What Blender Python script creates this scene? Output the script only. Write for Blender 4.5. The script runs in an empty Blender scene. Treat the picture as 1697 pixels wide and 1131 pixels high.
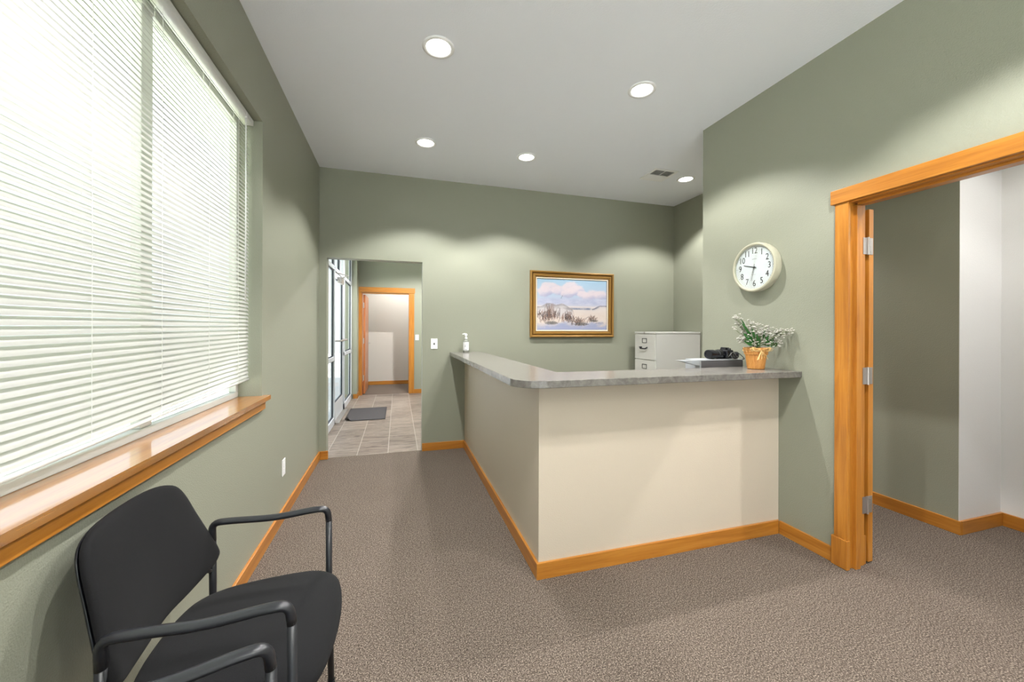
import bpy, bmesh, math, random
from mathutils import Vector, Matrix
random.seed(7)
PI = math.pi
C = bpy.context.scene.collection
SC = bpy.context.scene

# ------------------------------------------------------------------ camera
cam_d = bpy.data.cameras.new('camera')
cam_d.sensor_width = 36.0
cam_d.lens = 36.0 * 638.4 / 1697.0
cam_d.shift_y = -0.01135
cam_d.clip_start = 0.02
cam = bpy.data.objects.new('camera', cam_d); C.objects.link(cam)
cam.matrix_world = (Matrix.Translation((0, 0, 1.345)) @ Matrix.Rotation(-0.2889, 4, 'Z')
                    @ Matrix.Rotation(PI / 2, 4, 'X') @ Matrix.Rotation(0.0033, 4, 'Z'))
SC.camera = cam

# ------------------------------------------------------------------ view, sky, sun
SC.view_settings.view_transform = 'Standard'
SC.view_settings.look = 'None'
SC.view_settings.gamma = 1.0
SC.view_settings.use_curve_mapping = False
SC.view_settings.exposure = 0.78
SC.cycles.max_bounces = 12
SC.cycles.diffuse_bounces = 8
SC.cycles.transparent_max_bounces = 16
SC.cycles.sample_clamp_indirect = 6.0

W = bpy.data.worlds.new('world'); SC.world = W; W.use_nodes = True
wn = W.node_tree.nodes; wn.clear()
wo = wn.new('ShaderNodeOutputWorld'); wb = wn.new('ShaderNodeBackground')
wb.inputs[0].default_value = (0.88, 0.95, 1.0, 1); wb.inputs[1].default_value = 0.9
W.node_tree.links.new(wb.outputs[0], wo.inputs[0])

def lamp_area(name, loc, rot, sx, sy, power, col=(1, 1, 1)):
    l = bpy.data.lights.new(name, 'AREA'); l.shape = 'RECTANGLE'; l.size = sx; l.size_y = sy
    l.energy = power; l.color = col
    o = bpy.data.objects.new(name, l); C.objects.link(o); o.location = loc; o.rotation_euler = rot
    return o
sun_d = bpy.data.lights.new('sun', 'SUN'); sun_d.energy = 24.0; sun_d.angle = 0.01; sun_d.color = (1, .98, .95)
sun = bpy.data.objects.new('sun', sun_d); C.objects.link(sun)
sun.rotation_euler = Vector((-0.5, 0.7, -1.0)).to_track_quat('-Z', 'Y').to_euler()

DOWN_W = 46.0      # watts of one downlight's beam
LAMP_COL = (1.0, 0.985, 0.965)

# ------------------------------------------------------------------ measures
XL, XR, YB, ZC = -0.772, 2.4354, 4.352, 3.0075
XR2, YR = 3.56, 2.624
YF = 8.33

# ------------------------------------------------------------------ materials
def hexl(r, g, b):
    f = lambda c: (c / 255 / 12.92) if c / 255 <= .04045 else ((c / 255 + .055) / 1.055) ** 2.4
    return (f(r), f(g), f(b), 1)

def base_mat(name, col, rough=.5, metal=0.0, spec=.5, coat=0.0):
    m = bpy.data.materials.new(name); m.use_nodes = True
    b = m.node_tree.nodes['Principled BSDF']
    b.inputs['Base Color'].default_value = col
    b.inputs['Roughness'].default_value = rough
    b.inputs['Metallic'].default_value = metal
    b.inputs['Specular IOR Level'].default_value = spec
    b.inputs['Coat Weight'].default_value = coat
    return m

def nodes(m): return m.node_tree.nodes, m.node_tree.links, m.node_tree.nodes['Principled BSDF']

def coords(m, scale=(1, 1, 1), rot=(0, 0, 0)):
    n, l, b = nodes(m)
    tc = n.new('ShaderNodeTexCoord'); mp = n.new('ShaderNodeMapping')
    mp.inputs['Scale'].default_value = scale; mp.inputs['Rotation'].default_value = rot
    l.new(tc.outputs['Object'], mp.inputs[0])
    return mp.outputs[0]

def noise(m, vec, scale, detail=2, rough=.5, dist=0):
    n, l, b = nodes(m)
    t = n.new('ShaderNodeTexNoise'); t.inputs['Scale'].default_value = scale
    t.inputs['Detail'].default_value = detail; t.inputs['Roughness'].default_value = rough
    t.inputs['Distortion'].default_value = dist
    l.new(vec, t.inputs['Vector']); return t.outputs['Fac']

def ramp(m, fac, stops):
    n, l, b = nodes(m)
    r = n.new('ShaderNodeValToRGB'); e = r.color_ramp.elements
    e[0].position, e[0].color = stops[0]; e[1].position, e[1].color = stops[-1]
    for p, c in stops[1:-1]:
        x = e.new(p); x.color = c
    l.new(fac, r.inputs[0]); return r.outputs[0]

def bump(m, h, strength, dist=.01):
    n, l, b = nodes(m)
    bp = n.new('ShaderNodeBump'); bp.inputs['Strength'].default_value = strength
    bp.inputs['Distance'].default_value = dist
    l.new(h, bp.inputs['Height']); l.new(bp.outputs[0], b.inputs['Normal'])

def mixc(m, fac, a, b_, mode='MIX'):
    n, l, b = nodes(m)
    x = n.new('ShaderNodeMix'); x.data_type = 'RGBA'; x.blend_type = mode
    if isinstance(fac, float): x.inputs[0].default_value = fac
    else: l.new(fac, x.inputs[0])
    for i, v in ((6, a), (7, b_)):
        if isinstance(v, tuple): x.inputs[i].default_value = v
        else: l.new(v, x.inputs[i])
    return x.outputs[2]

def setcol(m, s):
    n, l, b = nodes(m); l.new(s, b.inputs['Base Color'])

def paint(name, col, rough=.45, tex=.4, sc=210):
    m = base_mat(name, col, rough, spec=.35)
    v = coords(m)
    bump(m, noise(m, v, sc, 2, .5), tex, .004)
    return m

def wood(name, axis, c1=(180, 116, 40), c2=(198, 136, 56), c3=(154, 92, 28)):
    m = base_mat(name, hexl(*c1), .34, spec=.45, coat=.25)
    s = [14, 14, 14]; s[axis] = .9
    v = coords(m, tuple(s))
    a = noise(m, v, 2.2, 4, .55, .6)
    s2 = [90, 90, 90]; s2[axis] = 3
    f = noise(m, coords(m, tuple(s2)), 2.0, 3, .6, .3)
    c = ramp(m, a, [(.28, hexl(*c3)), (.5, hexl(*c1)), (.75, hexl(*c2))])
    c = mixc(m, .22, c, ramp(m, f, [(.35, hexl(*c3)), (.65, hexl(*c2))]))
    setcol(m, c)
    nodes(m)[2].inputs['Coat Roughness'].default_value = .2
    return m

M = {}
M['green'] = paint('sage_green_wall_paint', hexl(147, 149, 133), .42)
M['ceil'] = paint('white_ceiling_paint', hexl(236, 239, 246), .85, .25, 120)
M['cream'] = paint('cream_wall_paint', hexl(203, 191, 173), .5, .25)
M['white_wall'] = paint('white_wall_paint', hexl(222, 221, 219), .6, .25)
M['beige_wall'] = paint('warm_white_wall_paint', hexl(205, 200, 192), .6, .25)
M['woodx'] = wood('fir_trim_grain_along_x', 0)
M['woody'] = wood('fir_trim_grain_along_y', 1)
M['woodz'] = wood('fir_trim_grain_along_z', 2)
M['doorwood'] = wood('fir_door_red_tone', 2, (184, 112, 62), (204, 136, 84), (150, 80, 38))
M['vinyl'] = base_mat('white_vinyl_frame', hexl(214, 214, 212), .4)
M['alu'] = base_mat('white_painted_aluminium', hexl(206, 210, 216), .35)
M['bead'] = base_mat('slat_white', hexl(196, 196, 192), .38)
M['cord'] = base_mat('white_cord', hexl(235, 235, 230), .7)
M['plate'] = base_mat('white_plastic', hexl(238, 238, 238), .35)
M['darkslot'] = base_mat('dark_slot', hexl(50, 50, 50), .6)
M['steel'] = base_mat('brushed_nickel', hexl(190, 186, 182), .35, .85)
M['chrome'] = base_mat('chrome', hexl(200, 200, 205), .15, 1.0)
M['black_metal'] = base_mat('black_powder_coated_steel', hexl(34, 35, 39), .30, 0, .5)
M['black_plastic'] = base_mat('black_plastic', hexl(22, 23, 28), .22)
M['cab'] = base_mat('putty_grey_enamel', hexl(206, 206, 200), .4)
M['cabdark'] = base_mat('cabinet_gap', hexl(110, 110, 106), .6)
M['clockrim'] = base_mat('cream_clock_rim', hexl(182, 179, 158), .35)
M['clockface'] = base_mat('clock_face', hexl(224, 224, 230), .5)
M['ink'] = base_mat('dark_grey_ink', hexl(40, 40, 44), .6)
M['inklight'] = base_mat('light_grey_ink', hexl(160, 160, 165), .6)
M['frame1'] = base_mat('gilt_oak_frame', hexl(150, 112, 52), .35, .25)
M['frame2'] = base_mat('gilt_oak_frame_dark', hexl(112, 78, 34), .4, .25)
M['liner'] = base_mat('cream_linen_liner', hexl(236, 222, 200), .7)
M['gasket'] = base_mat('black_gasket', hexl(40, 46, 58), .5)

# fabric
m = base_mat('black_woven_fabric', hexl(36, 36, 38), .92, spec=.2)
v = coords(m); f = noise(m, v, 900, 2, .7)
setcol(m, ramp(m, f, [(.3, hexl(12, 12, 13)), (.7, hexl(31, 31, 33))])); bump(m, f, .4, .002)
nodes(m)[2].inputs['Sheen Weight'].default_value = .02
M['fabric'] = m

# carpet
m = base_mat('brown_grey_loop_carpet', hexl(118, 103, 94), .95, spec=.1)
v = coords(m)
a = noise(m, v, 185, 2, .6); b1 = noise(m, v, 75, 2, .6); c1 = noise(m, v, 3, 2, .5)
col = ramp(m, a, [(.34, hexl(38, 32, 28)), (.46, hexl(82, 72, 64)), (.55, hexl(116, 104, 94)), (.67, hexl(178, 164, 150))])
col = mixc(m, .22, col, ramp(m, b1, [(.38, hexl(62, 55, 50)), (.62, hexl(138, 127, 117))]))
col = mixc(m, .12, col, ramp(m, c1, [(.3, hexl(84, 75, 68)), (.7, hexl(112, 101, 92))]))
setcol(m, col); bump(m, a, .8, .006)
M['carpet'] = m

# slate floor tiles
m = base_mat('slate_floor_tile', hexl(130, 118, 108), .42, spec=.4)
n_, l_, b_ = nodes(m)
tc = n_.new('ShaderNodeTexCoord')
br = n_.new('ShaderNodeTexBrick')
mp = n_.new('ShaderNodeMapping'); mp.inputs['Rotation'].default_value = (0, 0, PI / 2)
mp.inputs['Location'].default_value = (0.02, .095 + .315, 0)
l_.new(tc.outputs['Object'], mp.inputs[0]); l_.new(mp.outputs[0], br.inputs['Vector'])
br.offset = .5; br.inputs['Scale'].default_value = 1.0
br.inputs['Brick Width'].default_value = .46; br.inputs['Row Height'].default_value = .315
br.inputs['Mortar Size'].default_value = .0045; br.inputs['Mortar Smooth'].default_value = .2
br.inputs['Bias'].default_value = 0
br.inputs['Color1'].default_value = hexl(150, 138, 127); br.inputs['Color2'].default_value = hexl(80, 70, 64)
br.inputs['Mortar'].default_value = hexl(150, 142, 134)
sn = noise(m, coords(m, (1.2, 5, 1)), 3.2, 6, .65, 1.2)
sc_ = ramp(m, sn, [(.34, hexl(70, 60, 54)), (.46, hexl(112, 99, 89)), (.56, hexl(150, 136, 124)), (.68, hexl(98, 88, 82))])
tilec = mixc(m, .55, br.outputs['Color'], sc_)
col = mixc(m, br.outputs['Fac'], tilec, hexl(164, 155, 146))
setcol(m, col); bump(m, sn, .25, .01)
M['slate'] = m

# ribbed mat
m = base_mat('dark_ribbed_mat', hexl(62, 60, 62), .9, spec=.15)
wv = nodes(m)[0].new('ShaderNodeTexWave'); wv.inputs['Scale'].default_value = 40; wv.bands_direction = 'X'
nodes(m)[1].new(coords(m), wv.inputs['Vector'])
setcol(m, ramp(m, wv.outputs['Fac'], [(.2, hexl(48, 47, 50)), (.8, hexl(98, 94, 94))]))
M['mat'] = m

# laminate
m = base_mat('grey_stone_laminate', hexl(128, 124, 118), .22, spec=.5)
v = coords(m, (1, 1, 1))
a = noise(m, v, 26, 6, .7, .8); b1 = noise(m, v, 5, 4, .6, .5)
col = ramp(m, a, [(.3, hexl(76, 73, 69)), (.5, hexl(112, 109, 104)), (.7, hexl(140, 136, 130))])
col = mixc(m, .35, col, ramp(m, b1, [(.3, hexl(92, 88, 82)), (.7, hexl(140, 136, 130))]))
setcol(m, col)
M['lam'] = m

def glass_mat():
    m = bpy.data.materials.new('clear_glass'); m.use_nodes = True
    n = m.node_tree.nodes; l = m.node_tree.links; n.clear()
    o = n.new('ShaderNodeOutputMaterial'); t = n.new('ShaderNodeBsdfTransparent'); g = n.new('ShaderNodeBsdfGlossy')
    t.inputs[0].default_value = (.96, .98, .97, 1); g.inputs['Roughness'].default_value = .02
    mx = n.new('ShaderNodeMixShader'); lw = n.new('ShaderNodeLayerWeight'); pw = n.new('ShaderNodeMath'); pw.operation = 'POWER'; pw.inputs[1].default_value = 4
    ma = n.new('ShaderNodeMath'); ma.operation = 'MULTIPLY_ADD'; ma.inputs[1].default_value = .22; ma.inputs[2].default_value = .03
    l.new(lw.outputs['Facing'], pw.inputs[0]); l.new(pw.outputs[0], ma.inputs[0]); l.new(ma.outputs[0], mx.inputs[0]); l.new(t.outputs[0], mx.inputs[1]); l.new(g.outputs[0], mx.inputs[2])
    l.new(mx.outputs[0], o.inputs[0]); return m
M['glass'] = glass_mat()

def emis(name, col, s):
    m = bpy.data.materials.new(name); m.use_nodes = True
    b = m.node_tree.nodes['Principled BSDF']
    b.inputs['Base Color'].default_value = (.8, .8, .8, 1)
    b.inputs['Emission Color'].default_value = col; b.inputs['Emission Strength'].default_value = s
    return m
M['lens'] = emis('lit_downlight_lens', (1, .97, .92, 1), 9)
M['ground'] = paint('pale_concrete', hexl(214, 216, 220), .8, .3, 20)

# thin translucent slat
m = M['bead']; n_, l_, b_ = nodes(m)
tr = n_.new('ShaderNodeBsdfTranslucent'); tr.inputs[0].default_value = hexl(240, 240, 230)
mx = n_.new('ShaderNodeMixShader'); mx.inputs[0].default_value = .02
l_.new(b_.outputs[0], mx.inputs[1]); l_.new(tr.outputs[0], mx.inputs[2])
l_.new(mx.outputs[0], n_['Material Output'].inputs[0])

# ------------------------------------------------------------------ mesh helpers
def box(bm, x0, x1, y0, y1, z0, z1, bev=0.0, seg=2):
    g = bmesh.ops.create_cube(bm, size=1.0)
    vs = g['verts']
    cx, cy, cz = (x0 + x1) / 2, (y0 + y1) / 2, (z0 + z1) / 2
    for v in vs:
        v.co = Vector((cx + v.co.x * abs(x1 - x0), cy + v.co.y * abs(y1 - y0), cz + v.co.z * abs(z1 - z0)))
    if bev > 0:
        es = list({e for v in vs for e in v.link_edges})
        bmesh.ops.bevel(bm, geom=es, offset=bev, segments=seg, affect='EDGES', profile=.5)

def prism(bm, pts, z0, z1, axis='z'):
    """extrude a 2D outline; axis z: (x,y), axis x: (y,z), axis y: (x,z)"""
    def P(a, b, c):
        return {'z': (a, b, c), 'x': (c, a, b), 'y': (a, c, b)}[axis]
    lo = [bm.verts.new(P(a, b, z0)) for a, b in pts]; hi = [bm.verts.new(P(a, b, z1)) for a, b in pts]
    n = len(pts)
    fs = [bm.faces.new(lo), bm.faces.new(hi)]
    for i in range(n):
        fs.append(bm.faces.new((lo[i], lo[(i + 1) % n], hi[(i + 1) % n], hi[i])))
    return fs

def lathe(bm, prof, cx=0, cy=0, cz=0, n=32, mat=None, cap=True):
    rings = []
    for r, z in prof:
        ring = []
        for i in range(n):
            a = 2 * PI * i / n
            p = Vector((r * math.cos(a), r * math.sin(a), z))
            if mat is not None: p = mat @ p
            ring.append(bm.verts.new(p + Vector((cx, cy, cz))))
        rings.append(ring)
    for a, b in zip(rings, rings[1:]):
        for i in range(n):
            bm.faces.new((a[i], a[(i + 1) % n], b[(i + 1) % n], b[i]))
    if cap:
        bm.faces.new(rings[0]); bm.faces.new(rings[-1])
    return rings

def fillet(pts, r, seg=6):
    """round the corners of a polyline"""
    pts = [Vector(p) for p in pts]; out = [pts[0]]
    for i in range(1, len(pts) - 1):
        p, a, b = pts[i], pts[i - 1], pts[i + 1]
        rr = r[i] if isinstance(r, (list, tuple)) else r
        d1 = (a - p).normalized(); d2 = (b - p).normalized()
        t = min(rr, (a - p).length * .49, (b - p).length * .49)
        A, B = p + d1 * t, p + d2 * t
        for k in range(seg + 1):
            s = k / seg
            out.append((1 - s) ** 2 * A + 2 * s * (1 - s) * p + s * s * B)
    out.append(pts[-1]); return out

def tube(bm, pts, w, h=None, n=10, cap=True, up=Vector((0, 0, 1))):
    """sweep an ellipse along a polyline; w, h may be lists of half sizes"""
    pts = [Vector(p) for p in pts]; N = len(pts)
    W_ = w if isinstance(w, (list, tuple)) else [w] * N
    H_ = W_ if h is None else (h if isinstance(h, (list, tuple)) else [h] * N)
    rings = []; side = None
    for i, p in enumerate(pts):
        t = (pts[min(i + 1, N - 1)] - pts[max(i - 1, 0)]).normalized()
        if side is None:
            s = t.cross(up)
            if s.length < 1e-3: s = t.cross(Vector((0, 1, 0)))
            side = s.normalized()
        else:
            side = (side - t * side.dot(t)).normalized()
        u = side.cross(t).normalized()
        rings.append([bm.verts.new(p + side * W_[i] * math.cos(2 * PI * k / n) + u * H_[i] * math.sin(2 * PI * k / n)) for k in range(n)])
    for a, b in zip(rings, rings[1:]):
        for k in range(n):
            bm.faces.new((a[k], a[(k + 1) % n], b[(k + 1) % n], b[k]))
    if cap:
        bm.faces.new(rings[0]); bm.faces.new(rings[-1])

def obj(name, bm, mat, parent=None, smooth=False, angle=None):
    bmesh.ops.recalc_face_normals(bm, faces=bm.faces)
    me = bpy.data.meshes.new(name); bm.to_mesh(me); bm.free()
    mats = mat if isinstance(mat, list) else [mat]
    for x in mats: me.materials.append(x)
    if smooth:
        for p in me.polygons: p.use_smooth = True
        if angle is not None:
            try: me.set_sharp_from_angle(angle=math.radians(angle))
            except Exception: pass
    o = bpy.data.objects.new(name, me); C.objects.link(o)
    if parent is not None:
        o.parent = parent
    return o

def B(): return bmesh.new()
def boxo(name, dims, mat, parent=None, bev=0.0):
    bm = B(); box(bm, *dims, bev=bev); return obj(name, bm, mat, parent)

def thing(name, label, cat, loc=(0, 0, 0), rotz=0, group=None):
    o = bpy.data.objects.new(name, None); C.objects.link(o); o.empty_display_size = .1
    o.location = loc; o.rotation_euler = (0, 0, rotz)
    o['label'] = label; o['category'] = cat
    if group: o['group'] = group
    return o
def tag(o, label, cat, group=None):
    o['label'] = label; o['category'] = cat
    if group: o['group'] = group
    return o
def structure(o, label=None, cat=None):
    o['kind'] = 'structure'
    if label: o['label'] = label
    if cat: o['category'] = cat
    return o
def sbox(name, dims, mat, label, cat, bev=0.0):
    return structure(boxo(name, dims, mat, None, bev), label, cat)
def sempty(name, label, cat):
    o = bpy.data.objects.new(name, None); C.objects.link(o); o.empty_display_size = .1
    return structure(o, label, cat)
def copy_tree(root, loc=None, rotz=None, label=None):
    r = root.copy(); C.objects.link(r)
    if loc is not None: r.location = loc
    if rotz is not None: r.rotation_euler = (0, 0, rotz)
    if label: r['label'] = label
    for ch in [o for o in bpy.data.objects if o.parent == root]:
        c = ch.copy(); C.objects.link(c); c.parent = r
        for g in [o for o in bpy.data.objects if o.parent == ch]:
            d = g.copy(); C.objects.link(d); d.parent = c
    return r

def text_mesh(body, size, depth=.0006):
    cu = bpy.data.curves.new('lettering', 'FONT'); cu.body = body; cu.size = size
    cu.align_x = 'CENTER'; cu.align_y = 'CENTER'; cu.extrude = depth
    t = bpy.data.objects.new('lettering', cu)
    C.objects.link(t)
    bpy.context.view_layer.update()
    me = bpy.data.meshes.new_from_object(t.evaluated_get(bpy.context.evaluated_depsgraph_get()))
    bpy.data.objects.remove(t)
    return me

# ================================================================== SHELL
YN = -3.3                       # room end behind the camera
# floors
sbox('floor', (-.932, 4.16, YN, 4.385, -.06, 0), M['carpet'], 'brown grey loop carpet across the reception room', 'floor')
sbox('floor', (-.86, 2.4, 4.385, 8.35, -.06, .001), M['slate'], 'slate tile floor of the entry vestibule beyond the opening', 'floor')
sbox('floor', (-.98, 2.4, 8.35, 9.95, -.06, 0), M['carpet'], 'brown carpet of the far room beyond the vestibule door', 'floor')
# ceilings
sbox('ceiling', (-.932, 4.16, YN, 4.47, ZC, ZC + .1), M['ceil'], 'white ceiling with round downlights', 'ceiling')
sbox('ceiling', (-.98, 2.4, 4.47, 9.95, ZC, ZC + .1), M['ceil'], 'white ceiling of the entry vestibule', 'ceiling')

# left wall with window hole
WY0, WY1, WZ0, WZ1 = 0.12, 2.62, .92, 2.575
bm = B()
box(bm, -.932, XL, -.35, WY0, 0, ZC); box(bm, -.932, XL, YN, -3.0, 0, ZC); box(bm, -.932, XL, -3.0, -.35, 0, .3); box(bm, -.932, XL, -3.0, -.35, 2.8, ZC); box(bm, -.932, XL, WY1, 4.47, 0, ZC)
box(bm, -.932, XL, WY0, WY1, 0, WZ0); box(bm, -.932, XL, WY0, WY1, WZ1, ZC)
structure(obj('wall_left', bm, M['green']), 'sage green left wall around the blind covered window', 'wall')
# back wall with opening
bm = B(); OX0, OX1, OZ = -.702, .262, 2.083
box(bm, XL, OX0, YB, 4.47, 0, ZC); box(bm, OX0, OX1, YB, 4.47, OZ, ZC); box(bm, OX1, 3.68, YB, 4.47, 0, ZC)
structure(obj('wall_back', bm, M['green']), 'sage green back wall with an open doorway and a picture', 'wall')
# right wall (with doorway) and hall
JY0, JY1, DZ = .615, 1.53, 2.06
bm = B()
box(bm, XR, 2.571, YN, JY0 - .02, 0, ZC); box(bm, XR, 2.571, JY1 + .02, YR, 0, ZC); box(bm, XR, 2.571, JY0 - .02, JY1 + .02, DZ + .02, ZC)
structure(obj('wall_right', bm, M['green']), 'sage green right wall carrying the clock and doorway', 'wall')
sbox('wall_hall', (XR2, 3.68, 1.6, YB, 0, ZC), M['green'], 'darker sage green wall seen through the right doorway', 'wall')
bm = B(); box(bm, XR2 + .0005, 4.02, 1.597, 1.72, 0, ZC)
structure(obj('wall_hall_end', bm, M['white_wall']), 'white return wall beyond the green wall in the side hall', 'wall')
sbox('wall_hall_far', (4.02, 4.16, YN, 1.72, 0, ZC), M['white_wall'], 'white side hall wall at the right edge', 'wall')
bm = B(); box(bm, -.932, -.7, YN - .12, YN, 0, ZC); box(bm, 2.3, 4.16, YN - .12, YN, 0, ZC)
box(bm, -.7, 2.3, YN - .12, YN, 0, .1); box(bm, -.7, 2.3, YN - .12, YN, 2.9, ZC)
structure(obj('wall_front', bm, M['white_wall']), 'white wall at the near end of the room', 'wall')

# vestibule walls
bm = B(); box(bm, -.98, -.75, 7.985, 8.33, 0, ZC); box(bm, -.98, -.80, 4.47, 4.62, 0, ZC)
box(bm, -.93, -.80, 4.62, 7.985, 2.74, ZC)
structure(obj('wall_vestibule_left', bm, M['green']), 'sage green vestibule wall beside and above the storefront glazing', 'wall')
FX0, FX1, FZ = -.70, .243, 2.085
bm = B()
box(bm, -.98, FX0, YF, YF + .12, 0, ZC); box(bm, FX0, FX1, YF, YF + .12, FZ, ZC); box(bm, FX1, 2.4, YF, YF + .12, 0, ZC)
structure(obj('wall_vestibule_far', bm, M['green']), 'pale green far wall of the vestibule around the wooden doorway', 'wall')
sbox('wall_vestibule_right', (2.28, 2.4, 4.47, 9.95, 0, ZC), M['green'], 'sage green right side wall of the vestibule', 'wall')
bm = B(); box(bm, -.98, 2.28, 9.83, 9.95, 0, ZC); box(bm, -.98, -.88, YF + .12, 9.83, 0, ZC)
structure(obj('wall_far_room', bm, M['beige_wall']), 'warm white wall of the far room seen through two doorways', 'wall')

# baseboards
BH, BT = .086, .015
def basebd(name, dims, label, mat): return sbox(name, dims, mat, label, 'baseboard', .0025)
basebd('baseboard_left', (XL, XL + BT, YN, YB, 0, BH), 'honey wood baseboard along the left wall', M['woody'])
basebd('baseboard_back_left', (XL + BT, OX0 + .02, YB - BT, YB, 0, BH), 'short honey wood baseboard left of the open doorway', M['woodx'])
basebd('baseboard_back', (OX1, .734 - .0, YB - BT, YB, 0, BH), 'honey wood baseboard between doorway and reception desk', M['woodx'])
basebd('baseboard_right', (XR - BT, XR, 1.613, 1.937, 0, BH), 'short honey wood baseboard between desk and right doorway', M['woody'])
basebd('baseboard_hall', (XR2 - BT, XR2, 1.585, YB, 0, BH + .004), 'honey wood baseboard on the green wall through the right doorway', M['woody'])
basebd('baseboard_hall_end', (XR2 - BT + .0152, 4.02, 1.582, 1.597, 0, BH + .004), 'honey wood baseboard on the white return wall', M['woodx'])
basebd('baseboard_hall_far', (4.005, 4.02, YN, 1.582, 0, BH + .004), 'honey wood baseboard at the right edge under white wall', M['woody'])
basebd('baseboard_vestibule', (.33, 2.28, YF - BT, YF, 0, BH), 'honey wood baseboard right of the far wooden doorway', M['woodx'])
basebd('baseboard_vestibule_left', (-.75, -.735, 7.97, 8.30, 0, BH), 'honey wood baseboard corner left of the far doorway', M['woody'])
basebd('baseboard_vestibule_corner', (-.815, -.7505, 7.97, 7.985, 0, BH), 'tiny honey wood baseboard return next to the storefront', M['woodx'])
basebd('baseboard_far_room', (-.88, 2.28, 9.815, 9.83, 0, BH), 'honey wood baseboard on the far room wall', M['woodx'])

# ================================================================== MAIN WINDOW
win = sempty('window_1', 'large white framed window behind the venetian blind', 'window')
gx0, gx1 = -.932, -.893
bm = B()
box(bm, gx0, gx1, WY0, WY1, .945, .976, .004); box(bm, gx0, gx1, WY0, WY1, WZ1 - .04, WZ1, .004)
for y in (WY0, WY1 - .035): box(bm, gx0, gx1, y, y + .035, .976, WZ1 - .04, .004)
for y in (1.735, .93): box(bm, gx0, gx1 - .006, y, y + .07, .976, WZ1 - .04, .004)
obj('window_frame', bm, M['vinyl'], win)
for a, b in ((WY0 + .035, .93), (1.0, 1.735), (1.805, WY1 - .035)):
    boxo('pane', (-.918, -.914, a, b, .976, WZ1 - .04), M['glass'], win)
# sill and apron
bm2 = B(); prism(bm2, [(-.925, WY0), (-.925, WY1), (XL + .0005, WY1), (XL + .0005, 2.648), (-.735, 2.648), (-.732, 2.645), (-.732, WY0 - .037), (-.735, WY0 - .04), (XL + .0005, WY0 - .04), (XL + .0005, WY0)], .9201, .945)
s = sempty('trim_1', 'honey wood window sill and apron with glossy top', 'window sill')
ms = wood('glossy_fir_sill', 1); nodes(ms)[2].inputs['Coat Weight'].default_value = 1.0; nodes(ms)[2].inputs['Coat Roughness'].default_value = .10; nodes(ms)[2].inputs['Coat IOR'].default_value = 5.5
obj('sill', bm2, ms, s)
boxo('apron', (XL, -.752, WY0 - .02, 2.62, .868, .92), M['woody'], s, .003)

w4 = sempty('added_window_3', 'wide unseen window behind the camera, added to light the room', 'window')  # invented glazing, lets extra daylight onto the ceiling
bm = B()
for z in (.1, 2.85): box(bm, -.7, 2.3, YN - .09, YN - .03, z, z + .05, .003)
for x in (-.7, .28, 1.26, 2.25): box(bm, x, x + .05, YN - .09, YN - .03, .15, 2.85, .003)
obj('window_frame', bm, M['vinyl'], w4)
for x in (-.65, .33, 1.31): boxo('pane', (x, x + (.94 if x > 1 else .93), YN - .062, YN - .058, .15, 2.85), M['glass'], w4)
w5 = sempty('added_window_4', 'tall unseen side window behind the camera, added for daylight', 'window')  # second invented opening, daylight for the ceiling and desk side
bm = B()
for z in (.3, 2.75): box(bm, -.92, -.87, -3.0, -.35, z, z + .05, .003)
for y in (-3.0, -1.70, -.40): box(bm, -.92, -.87, y, y + .05, .35, 2.75, .003)
obj('window_frame', bm, M['vinyl'], w5)
for y in (-2.95, -1.65): boxo('pane', (-.897, -.893, y, y + 1.25, .35, 2.75), M['glass'], w5)
# ------------------------------------------------------------------ venetian blind
blind = thing('venetian_blind', 'large white venetian blind hanging in the left window', 'window blind', (-.845, 0, 0))
BY0, BY1 = WY0 + .012, WY1 - .012
bm = B(); sp = .0212; nsl = 69; z_top = 2.515; tilt = math.radians(53); hw = .0125
segs = 4
def sag(y, z): return -.046 * max(0, min(1, (2.6 - y) / 1.5)) * max(0, min(1, (1.45 - z) / .4))
ys = [BY0 + (BY1 - BY0) * k / 12 for k in range(13)]
for i in range(nsl):
    zc = z_top - i * sp
    rows = []
    for s_ in range(segs + 1):
        t = -hw + 2 * hw * s_ / segs                 # across the slat, + towards the room
        crown = .0026 * (1 - (t / hw) ** 2)
        x = t * math.cos(tilt) + crown * math.sin(tilt)
        z = zc - t * math.sin(tilt) + crown * math.cos(tilt)
        rows.append([bm.verts.new((x, y, z + sag(y, z) + .0012 * math.sin(y * 2.1 + i * .07))) for y in ys])
    for a, b in zip(rows, rows[1:]):
        for k in range(len(ys) - 1): bm.faces.new((a[k], a[k + 1], b[k + 1], b[k]))
sl = obj('slats', bm, M['bead'], blind, smooth=True)
bm = B(); box(bm, -.022, .03, BY0, BY1, 2.535, 2.568, .003); obj('headrail', bm, M['vinyl'], blind)
zb = z_top - nsl * sp
bm = B(); tube(bm, [(0, y, zb - .003 + sag(y, zb)) for y in ys], .0135, .007, n=12); obj('bottom_rail', bm, M['bead'], blind, True)
for y in (.35, .70, 1.04, 1.39, 1.73, 2.10, 2.44):
    bm = B()
    tube(bm, [(.0125, y, 2.54), (.0125, y, zb + sag(y, zb))], .0009, n=5); tube(bm, [(-.0125, y, 2.54), (-.0125, y, zb + sag(y, zb))], .0009, n=5)
    obj('ladder_cord', bm, M['cord'], blind)
bm = B(); tube(bm, [(.026, 2.50, 2.54), (.024, 2.505, 1.50)], .0035, n=8); tube(bm, [(.026, 2.50, 2.56), (.026, 2.50, 2.53)], .006, n=8)
obj('tilt_wand', bm, M['plate'], blind, True)

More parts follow.
